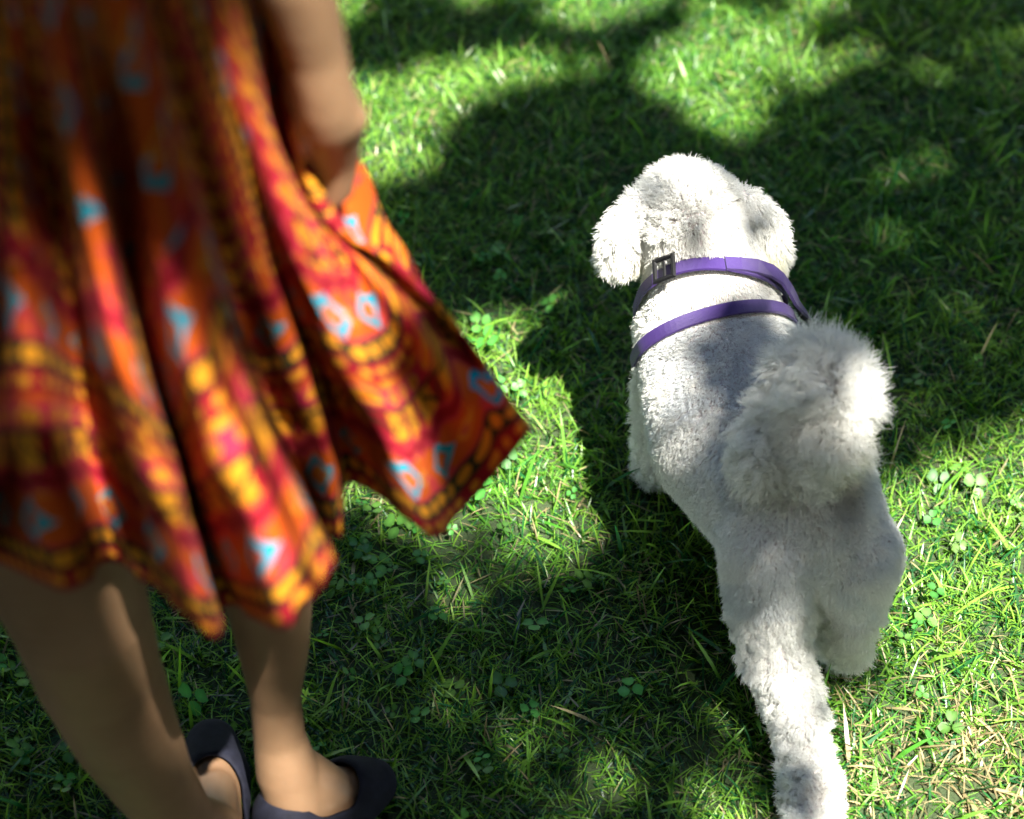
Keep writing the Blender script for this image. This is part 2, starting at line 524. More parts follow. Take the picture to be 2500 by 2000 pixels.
# where the sun gets through, in photo points, by what it falls on: (outline, share of sun)
SUN_GROUND = [
    ([(690, -40), (1500, -40), (1470, -10), (1350, 0), (1290, 50), (1200, 55), (1120, 30), (1050, 5), (780, -20), (690, -10)], 0.95),
    ([(700, 150), (900, 160), (1060, 140), (1120, 165), (1080, 205), (1000, 235), (900, 285), (700, 410)], 1.0),
    ([(1390, 90), (1500, 50), (1700, 120), (1760, 170), (1640, 205), (1560, 300), (1480, 260), (1400, 215), (1370, 150)], 1.0),
    ([(1150, 110), (1260, 100), (1250, 170), (1180, 180)], 0.25),
    ([(1480, -40), (1700, -40), (1760, 60), (1600, 120), (1480, 60)], 0.5),
    ([(1820, 130), (2200, 60), (2200, 190), (1900, 200)], 0.3),
    ([(1760, 340), (2200, 300), (2200, 900), (1900, 930), (1780, 700)], 0.10),
    ([(900, 740), (1100, 700), (1200, 720), (1330, 700), (1330, 840), (1210, 880), (1190, 960), (1260, 980), (1120, 1030), (900, 1040)], 1.0),
    ([(680, 1060), (1120, 1010), (1260, 980), (1260, 1130), (1120, 1180), (940, 1230), (900, 1330), (680, 1230)], 0.6),
    ([(640, 1380), (830, 1400), (870, 1530), (800, 1600), (640, 1500)], 0.35),
    ([(820, 1240), (900, 1250), (910, 1400), (840, 1380)], 0.5),
    ([(860, 1460), (1090, 1430), (1100, 1570), (880, 1600)], 0.15),
    ([(1880, 1010), (1960, 1000), (2210, 880), (2210, 1300), (2100, 1380), (1900, 1380), (1840, 1250)], 1.0),
    ([(1760, 1500), (1900, 1440), (2210, 1400), (2210, 1800), (1740, 1800)], 0.95),
    ([(300, 1230), (380, 1290), (450, 1390), (320, 1390)], 0.9),
    ([(-60, 1340), (60, 1380), (160, 1530), (-60, 1540)], 0.7),
    ([(1180, 1640), (1400, 1590), (1620, 1640), (1640, 1780), (1180, 1780)], 0.28),
]
SUN_DOG = [
    ([(1200, 300), (2000, 300), (2000, 1800), (1200, 1800)], 0.09),
    ([(1220, 640), (1220, 300), (1720, 300), (1720, 690), (1600, 670), (1430, 630), (1330, 690), (1300, 640)], 0.5),
    ([(1540, 1490), (1740, 1420), (1840, 1760), (1590, 1760)], 0.42),
    ([(1700, 670), (1900, 670), (1900, 1000), (1790, 1000)], 0.30),
]
SUN_PERSON = [
    ([(690, -60), (780, -60), (790, 340), (600, 340), (600, 230), (650, 120)], 1.0),
    ([(632, 1552), (662, 1598), (660, 1640), (690, 1740), (535, 1740), (545, 1612), (586, 1587)], 1.0),
]
SUN_DRESS = [
    ([(90, 590), (170, 720), (260, 690), (350, 690), (390, 640), (430, 700), (520, 850), (560, 930), (620, 1010), (700, 1190), (600, 1340), (560, 1300), (470, 1360), (380, 1230), (250, 1100), (180, 960), (110, 800)], 1.0),
    ([(600, 610), (700, 630), (790, 690), (840, 800), (890, 960), (910, 1020), (860, 1080), (780, 1010), (700, 900), (630, 740)], 1.0),
    ([(560, 310), (640, 360), (700, 430), (790, 500), (870, 580), (900, 640), (800, 600), (700, 530), (600, 440)], 1.0),
    ([(740, 360), (800, 390), (870, 560), (760, 500)], 1.0),
    ([(-60, 400), (40, 500), (90, 620), (110, 760), (60, 800), (-60, 720)], 0.45),
    ([(190, 60), (260, 60), (330, 560), (290, 560)], 0.15),
]
_g0, _gs, _gn = (-1.3, .3), .012, (230, 230)
_gmap = None

def sun_map():
    """follow the sun rays from everything the photo shows up to the crown"""
    global _gmap
    dg = bpy.context.evaluated_depsgraph_get()
    tot = np.zeros((2,) + _gn); cnt = np.zeros((2,) + _gn)
    cls = {'dog': SUN_DOG, 'person': SUN_PERSON, 'shoe': SUN_PERSON, 'dress': SUN_DRESS, 'ground': SUN_GROUND}
    step = 11
    xs = np.arange(-60, 2560, step); ys = np.arange(-60, 2060, step)
    XX, YY = np.meshgrid(xs, ys); X = XX.ravel(); Y = YY.ravel()
    vals = {}
    for k, polys in cls.items():
        v = np.zeros(len(X))
        for poly, val in polys:
            q = [(a * DS, b * DS) for a, b in poly]
            v = np.where(in_poly(X, Y, q), np.maximum(v, val), v)
        vals[k] = v
    for i in range(len(X)):
        d = ray(X[i], Y[i])
        ok, loc, nrm, _, ob, _ = SC.ray_cast(dg, C0, d)
        if not ok: continue
        nm = ob.name.split('.')[0]
        if nm not in vals: continue
        v = vals[nm][i]
        if nrm.dot(d) > 0: nrm = -nrm
        if nrm.dot(SUN) < .03: continue
        if SC.ray_cast(dg, loc + nrm * .003, SUN)[0]: continue
        g = gproj(loc)
        a = int((g[0] - _g0[0]) / _gs); b = int((g[1] - _g0[1]) / _gs)
        if not (0 <= a < _gn[0] and 0 <= b < _gn[1]): continue
        if nm in ('dress', 'person', 'shoe'):
            w = (20 if v > 0 else (4 if Y[i] > 1380 else 1)) if nm == 'person' else 1
            tot[1, a, b] += v * w; cnt[1, a, b] += w
        else:
            tot[0, a, b] = max(tot[0, a, b], v); cnt[0, a, b] = 1
    maps = []
    for k, reach, grow in ((0, 8, 3), (1, 4, 2)):
        acc = np.where(cnt[k] > 0, tot[k] / np.maximum(cnt[k], 1), -1.0)
        for _ in range(reach):       # fill the gaps between rays from the nearest known cells
            p = np.pad(acc, 1, constant_values=-1)
            nb = np.stack([p[1 + i:1 + i + _gn[0], 1 + j:1 + j + _gn[1]] for i in (-1, 0, 1) for j in (-1, 0, 1)])
            kn = nb >= 0
            mean = (nb * kn).sum(0) / np.maximum(kn.sum(0), 1)
            acc = np.where((acc < 0) & kn.any(0), mean, acc)
        if k: acc = np.where(acc > 0, np.clip(acc * 1.5 - .1, 0, 1), acc)
        for _ in range(grow):        # a leaf shades a little beyond its centre: open the gaps a touch
            p = np.pad(acc, 1, constant_values=-1)
            acc = np.stack([p[1:-1, 1:-1], p[:-2, 1:-1], p[2:, 1:-1], p[1:-1, :-2], p[1:-1, 2:]]).max(0)
        maps.append(acc)
    acc = np.where(maps[1] >= 0, maps[1], maps[0])
    _gmap = acc

def lit_at(gx, gyv):
    far = np.where(gyv > 1.45, 1.0, .25)        # the ground beyond: ragged edges; nearer: as the photo shows
    wx = gx + ((vnoise(gx, gyv, 22, 61) - .5) * 0.05 + (vnoise(gx, gyv, 7, 65) - .5) * .08) * far
    wy = gyv + ((vnoise(gx, gyv, 22, 62) - .5) * 0.05 + (vnoise(gx, gyv, 7, 66) - .5) * .08) * far
    a = ((wx - _g0[0]) / _gs).astype(int); b = ((wy - _g0[1]) / _gs).astype(int)
    ok = (a >= 0) & (a < _gn[0]) & (b >= 0) & (b < _gn[1])
    v = _gmap[np.clip(a, 0, _gn[0] - 1), np.clip(b, 0, _gn[1] - 1)]
    known = ok & (v >= 0)
    v = np.where((gyv > 1.45) & (v < .99), v * np.clip(.25 + 1.5 * vnoise(gx, gyv, 11, 67), 0, 1.1), v)
    # outside the picture: irregular dapple
    dn = np.clip((vnoise(gx, gyv, 2.2, 63) - 0.55) * 4, 0, 0.8)
    dn = np.where(((gx < -.95) & (gx > -2.4)) | (gyv < .65), 0, dn)
    return np.where(known, np.maximum(v, 0), dn)

def build_tree():
    root = bpy.data.objects.new('shade_tree', None); COL.objects.link(root)
    root.location = (4.4, -2.9, 0)
    tag(root, 'tall leafy tree beside the lawn whose crown dapples the grass', 'tree')
    bark = mat_simple('bark', (0.11, 0.08, 0.055), 0.9, 0, 0.4, 18.0, 0.2, 0.8)
    base = Vector(root.location)
    def tube(chain, name, sides=10):
        V, Fs = [], []
        for i, (p, rad) in enumerate(chain):
            d = (chain[min(i + 1, len(chain) - 1)][0] - chain[max(i - 1, 0)][0]).normalized()
            a = d.orthogonal().normalized(); b = d.cross(a)
            for k in range(sides):
                t = 2 * math.pi * k / sides
                rr = rad * (1 + 0.08 * math.sin(3 * t + i))
                V.append(tuple(p + a * math.cos(t) * rr + b * math.sin(t) * rr - base))
        for i in range(len(chain) - 1):
            for k in range(sides):
                k2 = (k + 1) % sides
                Fs.append((i * sides + k, i * sides + k2, (i + 1) * sides + k2, (i + 1) * sides + k))
        return link(name, np_mesh(name, V, Fs), bark, root)
    top = Vector((3.9, -2.0, 6.6))
    chain = [(base + (top - base) * t + Vector((0.15 * math.sin(3 * t), 0.1 * math.cos(4 * t), 0)), 0.23 * (1 - 0.72 * t) + 0.10 * max(0, .1 - t) * 10) for t in np.linspace(0, 1, 10)]
    tube(chain, 'trunk', 14)
    r = np.random.default_rng(5)
    # crown leaves
    n = 195000
    H0, H1 = 5.0, 7.2
    h = H0 + (H1 - H0) * r.random(n)
    # position chosen over the crown disc, then thinned where the sun comes through
    cx, cy, RX = 1.05, -1.35, 3.5
    ang = r.random(n) * 2 * np.pi; rad = RX * np.sqrt(r.random(n))
    x = cx + rad * np.cos(ang); y = cy + rad * np.sin(ang)
    edge = (rad / RX) > 0.8 + 0.2 * vnoise(x, y, 1.5, 71)
    gx = x - SUN.x / SUN.z * h; gyv = y - SUN.y / SUN.z * h
    L = lit_at(gx, gyv)
    tau = 6.5
    keep = np.clip(-np.log(np.clip(L, 0.0015, 1)) / tau, 0, 1)
    k = (r.random(n) < keep) & ~edge
    x, y, h = x[k], y[k], h[k]
    n = len(x)
    size = 0.028 + 0.020 * r.random(n)
    # each leaf: pointed oval of four triangles, loosely facing up
    nz = np.stack([r.normal(0, .38, n), r.normal(0, .38, n), np.ones(n)], 1); nz /= np.linalg.norm(nz, axis=1)[:, None]
    t = np.stack([r.normal(0, 1, n), r.normal(0, 1, n), np.zeros(n)], 1)
    t -= nz * (t * nz).sum(1)[:, None]; t /= np.linalg.norm(t, axis=1)[:, None]
    s = np.cross(nz, t)
    c = np.stack([x, y, h], 1) - np.array(base)[None]
    lobes = [(-1, 0), (-.35, -.62), (.4, -.5), (1.1, 0), (.4, .5), (-.35, .62)]
    V = np.stack([c + t * (a * size)[:, None] + s * (b * size)[:, None] for a, b in lobes], 1)
    f = np.array([(0, 1, 5), (1, 2, 4), (1, 4, 5), (2, 3, 4)])
    Fc = (np.arange(n)[:, None, None] * 6 + f[None]).reshape(-1, 3)
    cc = np.array([0.05, 0.13, 0.025])[None] * (0.7 + 0.6 * r.random(n)[:, None])
    me = np_mesh('crown', V.reshape(-1, 3), Fc, False, np.repeat(cc, 6, axis=0))
    o = link('crown', me, M_TREELEAF, root)
    o['kind'] = 'stuff'
    # limbs: kept where they do not cross a sunny gap
    for i in range(26):
        a = r.random() * 6.28; ln = .6 + 1.8 * r.random()
        s0 = base + (top - base) * (0.62 + 0.36 * r.random())
        e = Vector((cx + math.cos(a) * ln, cy + math.sin(a) * ln, 5.4 + 1.5 * r.random()))
        pts = [s0.lerp(e, q) + Vector((0, 0, 0.25 * math.sin(q * 3.1))) for q in np.linspace(0, 1, 8)]
        gg = np.array([gproj(p) for p in pts])
        if lit_at(gg[:, 0], gg[:, 1]).max() > 0.3: continue
        tube([(p, 0.06 * (1 - 0.8 * q)) for p, q in zip(pts, np.linspace(0, 1, 8))], 'limb', 8)
def build_blocker_trees():
    """unseen trees added round the lawn to block low sky light"""
    r = np.random.default_rng(15)
    bark = bpy.data.materials['bark']
    def crown_mesh():
        n = 5200
        d = r.normal(0, 1, (n, 3)); d /= np.linalg.norm(d, axis=1)[:, None]
        lump = 0.75 + 0.35 * vnoise(d[:, 0] * 2 + 5, d[:, 1] * 2 + d[:, 2] * 2 + 5, 1.4, 17)
        rad = (0.55 + 0.45 * r.random(n) ** .5) * lump
        c = d * rad[:, None] * np.array([3.6, 3.6, 5.2]) + np.array([0, 0, 6.2])
        t = r.normal(0, 1, (n, 3)); t /= np.linalg.norm(t, axis=1)[:, None]
        s = np.cross(t, d); s /= np.linalg.norm(s, axis=1)[:, None] + 1e-9
        sz = (0.26 + .18 * r.random(n))[:, None]
        V = np.stack([c - t * sz, c - s * sz * .6, c + t * sz, c + s * sz * .6], 1)
        col = np.array([0.03, 0.075, 0.018])[None] * (.6 + .8 * r.random(n)[:, None])
        return np_mesh('crown', V.reshape(-1, 3), np.arange(n * 4).reshape(n, 4), False, np.repeat(col, 4, 0))
    cm = crown_mesh(); cm.materials.append(M_TREELEAF)
    ts = [(0, .26), (1.2, .2), (3.5, .17), (6.5, .10)]
    V, Fs = [], []
    for i, (z, rr) in enumerate(ts):
        for k in range(9):
            a = 6.283 * k / 9; V.append((math.cos(a) * rr + .08 * math.sin(z), math.sin(a) * rr, z - .02))
    for i in range(3):
        for k in range(9):
            Fs.append((i * 9 + k, i * 9 + (k + 1) % 9, (i + 1) * 9 + (k + 1) % 9, (i + 1) * 9 + k))
    tm = np_mesh('trunk', V, Fs); tm.materials.append(bark)
    spots = []
    for i in range(20):  # out-of-view trees put in to keep low sky light off the figure
        a = 2 * math.pi * i / 17 + r.normal(0, .06); D = 6.6 + 1.6 * r.random(); short = 1.0
        if abs(math.atan2(math.sin(a - math.atan2(SUN.y, SUN.x)), math.cos(a - math.atan2(SUN.y, SUN.x)))) < .8: D += 2.0; short = .62
        e = bpy.data.objects.new('sky_block_tree', None); COL.objects.link(e)
        e.location = (math.cos(a) * D, 1 + math.sin(a) * D, 0); e.rotation_euler = (0, 0, r.random() * 6)
        if i < 17 and math.sin(a) > .15:
            D += 4.5; short = .62
        if i >= 17:
            e.location = ((-3.4, -4.0, 0), (-4.3, -.2, 0), (6.9, 1.6, 0))[i - 17]  # three more added behind, left and right to cut sky and bounce light
        e.scale = (1, 1, (1.15 + .3 * r.random()) * short)
        spots.append(e)
        tag(e, 'unseen leafy tree added beside the lawn to block low sky light', 'tree', group='unseen sky-blocking trees')
        for nm, me in (('trunk', tm), ('crown', cm)):
            o = bpy.data.objects.new(nm, me); COL.objects.link(o); o.parent = e
# ---------------------------------------------------------------- organic bodies
_ico = None
def ico(sub=3):
    global _ico
    if _ico is None:
        bm = bmesh.new(); bmesh.ops.create_icosphere(bm, subdivisions=sub, radius=1)
        _ico = (np.array([v.co[:] for v in bm.verts]), np.array([[v.index for v in f.verts] for f in bm.faces]))
        bm.free()
    return _ico

def blob(name, prims, voxel, smooth=6, factor=0.5):
    """one continuous surface grown over tapered capsules (p0, r0, p1, r1)"""
    iv, fi = ico()
    Vs, Fs = [], []; off = 0
    for pr in prims:
        p0, r0, p1, r1 = pr[:4]
        d = (Vector(p1) - Vector(p0)).length
        n = max(2, int(d / (0.25 * min(r0, r1))) + 1)
        n = min(n, 24)
        for i in range(n):
            t = i / (n - 1)
            c = np.array(Vector(p0).lerp(Vector(p1), t)); rr = r0 * (1 - t) + r1 * t
            Vs.append(iv * rr + c); Fs.append(fi + off); off += len(iv)
    me = np_mesh(name, np.concatenate(Vs), np.concatenate(Fs))
    o = bpy.data.objects.new(name, me); COL.objects.link(o)
    m = o.modifiers.new('remesh', 'REMESH'); m.mode = 'VOXEL'; m.voxel_size = voxel; m.use_smooth_shade = True
    m = o.modifiers.new('smooth', 'SMOOTH'); m.iterations = smooth; m.factor = factor
    dg = bpy.context.evaluated_depsgraph_get()
    out = bpy.data.meshes.new_from_object(o.evaluated_get(dg))
    bpy.data.objects.remove(o)
    out.name = name
    return out

def chain(pts, *rest):
    """[(p, r), ...] -> capsules"""
    return [(a[0], a[1], b[0], b[1]) + tuple(rest) for a, b in zip(pts[:-1], pts[1:])]

# ---------------------------------------------------------------- dog
def build_dog():
    # capsules: p0, r0, p1, r1, region
    T = []
    hd = P(1685, 548, .355)
    T += chain([(hd, .055), (P(1688, 527, .36), .055)], 'head')
    fwd = Vector((-.12, 1, 0)).normalized()
    T += chain([(hd + fwd * .03 + Vector((0, 0, -.005)), .05), (hd + fwd * .085 + Vector((0, 0, -.03)), .028)], 'muzzle')
    T += chain([(P(1562, 510, .370), .018), (P(1524, 565, .347), .021), (P(1514, 618, .316), .021)], 'ear')
    T += chain([(P(1815, 500, .370), .018), (P(1860, 550, .345), .022), (P(1872, 612, .31), .023)], 'ear')
    T += chain([(P(1695, 565, .345), .061), (P(1722, 655, .300), .070), (P(1738, 750, .262), .080)], 'neck')
    T += chain([(P(1735, 790, .235), .086), (P(1775, 960, .215), .093), (P(1800, 1060, .208), .094), (P(1890, 1180, .212), .086), (P(1962, 1260, .222), .080)], 'body')
    T += chain([(P(1970, 1180, .245), .068), (P(2020, 1290, .215), .060)], 'body')
    # hind legs
    T += chain([(P(1888, 1330, .215), .054), (P(1878, 1440, .165), .045)], 'body')
    T += chain([(P(1878, 1440, .165), .045), (P(1885, 1560, .120), .034), (P(1912, 1660, .095), .028),
                (P(1948, 1740, .075), .0235), (P(1970, 1860, .048), .021), (P(1985, 1960, .028), .026), (P(1985, 2010, .026), .026)], 'leg')
    T += chain([(P(2072, 1350, .20), .052), (P(2078, 1450, .135), .035)], 'body')
    T += chain([(P(2078, 1450, .135), .035), (P(2064, 1530, .085), .027), (P(2060, 1570, .035), .026), (P(2052, 1545, .026), .024)], 'leg')
    # fore legs
    fl = [(P(1640, 900, .20), .040), (P(1612, 1010, .12), .026), (P(1600, 1100, .05), .021), (P(1606, 1135, .027), .023), (P(1600, 1110, .026), .021)]
    T += chain(fl, 'leg')
    sh = Vector((.115, .05, 0))
    T += chain([(p + sh, r_) for p, r_ in fl], 'leg')
    # tail curled over the back
    tl = [(P(1975, 1165, .295), .024), (P(1998, 1095, .335), .019), (P(2022, 1020, .370), .022), (P(2030, 955, .39), .025), (P(1990, 910, .385), .024), (P(1940, 960, .36), .018)]
    T += chain(tl, 'tail')
    T += chain([(P(1940, 960, .36), .018), (P(1895, 1040, .330), .020), (P(1872, 1110, .312), .022)], 'tuft')
    T += chain([(P(2025, 1030, .350), .016), (P(2032, 1075, .328), .015)], 'tuft')
    me = blob('dog', T, 0.0045, 9)
    skin = mat_simple('dog_skin', (0.55, 0.50, 0.50), 0.8, 0, 0.15, 40.0, 0.2)
    dog = link('dog', me, skin)
    tag(dog, 'small white curly dog walking away over the lawn, tail curled over its back', 'dog')
    nv = len(me.vertices)
    co = np.empty(nv * 3); me.vertices.foreach_get('co', co); co = co.reshape(-1, 3)
    tri = []
    me.calc_loop_triangles()
    nt = len(me.loop_triangles)
    tri = np.empty(nt * 3, np.int32); me.loop_triangles.foreach_get('vertices', tri); tri = tri.reshape(-1, 3)
    vn = np.empty(nv * 3); me.vertices.foreach_get('normal', vn); vn = vn.reshape(-1, 3)
    bvh = BVHTree.FromPolygons([Vector(c) for c in co], [tuple(int(i) for i in t) for t in tri])
    return dog, co, tri, vn, T, bvh
DOG = build_dog()

def build_harness():
    dog, co, tri, vn, T, bvh = DOG
    root = bpy.data.objects.new('dog_harness', None); COL.objects.link(root)
    web = mat_webbing()
    blk = mat_simple('black_plastic', (0.006, 0.006, 0.007), 0.35, 0, 0.2)
    stl = mat_simple('steel', (0.7, 0.7, 0.7), 0.2, 1.0, 0.1)
    def hit(px, py):
        for _ in range(60):      # step inwards until the sight line meets the body
            loc, nrm, _, _ = bvh.ray_cast(C0, ray(px, py))
            if loc is not None: return loc, nrm
            px += (1760 - px) * .04
        return bvh.find_nearest(P(px, py, .3))[:2]
    def ribbon(name, pts, nrms, width, thick, closed, mat):
        V, Fs, uvs = [], [], []
        n = len(pts); s = 0
        base = root.location
        for i in range(n):
            a = pts[(i - 1) % n] if closed or i > 0 else pts[i]
            b = pts[(i + 1) % n] if closed or i < n - 1 else pts[i]
            t = (b - a).normalized(); nn = (nrms[i] - t * nrms[i].dot(t)).normalized(); sd = t.cross(nn)
            if i: s += (pts[i] - pts[i - 1]).length
            for a_, b_ in ((-.5, 0), (-.42, 1), (.42, 1), (.5, 0)):
                V.append(tuple(pts[i] + sd * width * a_ + nn * thick * b_ - base)); uvs.append((s, a_ * width))
        m = n if closed else n - 1
        for i in range(m):
            j = (i + 1) % n
            for k in range(4):
                k2 = (k + 1) % 4
                Fs.append((i * 4 + k, i * 4 + k2, j * 4 + k2, j * 4 + k))
        if not closed:
            Fs.append((0, 1, 2, 3)); e = (n - 1) * 4; Fs.append((e + 3, e + 2, e + 1, e))
        me = np_mesh(name, V, Fs)
        ul = me.uv_layers.new(name='uv')
        li = np.empty(len(me.loops), np.int32); me.loops.foreach_get('vertex_index', li)
        ul.data.foreach_set('uv', np.array(uvs, np.float32)[li].ravel())
        me.polygons.foreach_set('use_smooth', np.zeros(len(me.polygons), bool))
        return link(name, me, mat, root)
    bands = []
    def loop_band(name, pix, drop, width, off):
        h = [hit(*p)[0] for p in pix]
        nrm = (h[1] - h[0]).cross(h[2] - h[0]).normalized()
        c = (h[0] + h[2]) * .5 * .7 + h[1] * .3 + Vector((0, 0, -drop))
        u = (h[2] - h[0]).normalized(); v = nrm.cross(u).normalized()
        pts, nn = [], []
        n = 90
        for i in range(n):
            a = 2 * math.pi * i / n
            d = u * math.cos(a) + v * math.sin(a)
            loc, nr, _, _ = bvh.ray_cast(c + d * 0.13, -d)
            if loc is None or (loc - c).length > .14: loc, nr = c + d * .08, d
            pts.append(c + d * ((loc - c).dot(d) + off)); nn.append(d)
        for _ in range(8):
            pts = [(pts[i - 1] + pts[i] * 2 + pts[(i + 1) % n]) / 4 for i in range(n)]
        ribbon(name, pts, nn, width, 0.0022, True, web)
        bands.append((np.array(c), np.array(nrm), width))
        return pts, nn
    p1, n1 = loop_band('neck_strap', [(1592, 652), (1715, 602), (1880, 662)], .045, .0165, .0075)
    p2, n2 = loop_band('girth_strap', [(1600, 778), (1740, 714), (1925, 764)], .055, .0165, .0085)
    # side strap joining the two loops
    pix = [(1775, 628), (1805, 636), (1835, 648), (1862, 668), (1882, 690), (1893, 712), (1905, 738), (1922, 765), (1945, 785)]
    ps, ns = [], []
    for i, q in enumerate(pix):
        l, nr = hit(*q)
        if l is None: continue
        ps.append(l + nr * (.0095 + .007 * min(1, i / 4))); ns.append(nr)
    for k in (0, 1):
        j = min(range(len(p1)), key=lambda q: ((p1[q] - C0).normalized() - ray(*pix[k])).length)
        ps[k] = p1[j] + n1[j] * .0022; ns[k] = n1[j]
    for _ in range(2):
        ps = [ps[0]] + [(ps[i - 1] + ps[i] * 2 + ps[i + 1]) / 4 for i in range(1, len(ps) - 1)] + [ps[-1]]
    ribbon('side_strap', ps, ns, .0175, .003, False, web)
    def frame_at(p, n, t, w, h, wire, name, mat):
        n = n.normalized(); t = (t - n * t.dot(n)).normalized(); s = n.cross(t)
        V, Fs = [], []
        corners = [(-w, -h), (w, -h), (w, h), (-w, h)]
        for (a, b) in corners:
            for k in range(6):
                th = 2 * math.pi * k / 6
                sa = 1 + wire / max(w, h) * math.cos(th)
                V.append(tuple(p + t * a * sa + s * b * sa + n * wire * math.sin(th)))
        for i in range(4):
            j = (i + 1) % 4
            for k in range(6):
                k2 = (k + 1) % 6
                Fs.append((i * 6 + k, i * 6 + k2, j * 6 + k2, j * 6 + k))
        return link(name, np_mesh(name, V, Fs, False), mat, root)
    def nearest(pts, px, py):
        best = min(range(len(pts)), key=lambda i: ((pts[i] - C0).normalized() - ray(px, py)).length)
        return best
    i = nearest(p1, 1628, 645)
    t = (p1[(i + 1) % 90] - p1[i - 1])
    frame_at(p1[i] + n1[i] * .009, n1[i], t, .0125, .0125, .0030, 'slider_buckle', blk)
    # centre bar of the slider
    nn_ = n1[i]; tt = t.normalized(); ss = nn_.cross(tt).normalized()
    bar = []
    for k in range(6):
        th = 2 * math.pi * k / 6
        bar.append((tt * math.cos(th) + nn_ * math.sin(th)) * .0018)
    V = [tuple(p1[i] + nn_ * .008 + ss * sgn * .011 + b) for sgn in (-1, 1) for b in bar]
    link('slider_bar', np_mesh('slider_bar', V, [(k, (k + 1) % 6, 6 + (k + 1) % 6, 6 + k) for k in range(6)], False), blk, root)
    l, nr = hit(1935, 772)
    frame_at(l + nr * .017, nr, Vector((.3, -1, 0)), .0125, .009, .0017, 'ring', stl)
    l, nr = hit(1950, 782)
    frame_at(l + nr * .015, nr, Vector((.3, -1, 0)), .010, .009, .0035, 'side_buckle', blk)
    tag(root, 'purple webbing harness with black slider worn by the white dog', 'dog harness')
    return bands
BANDS = build_harness()

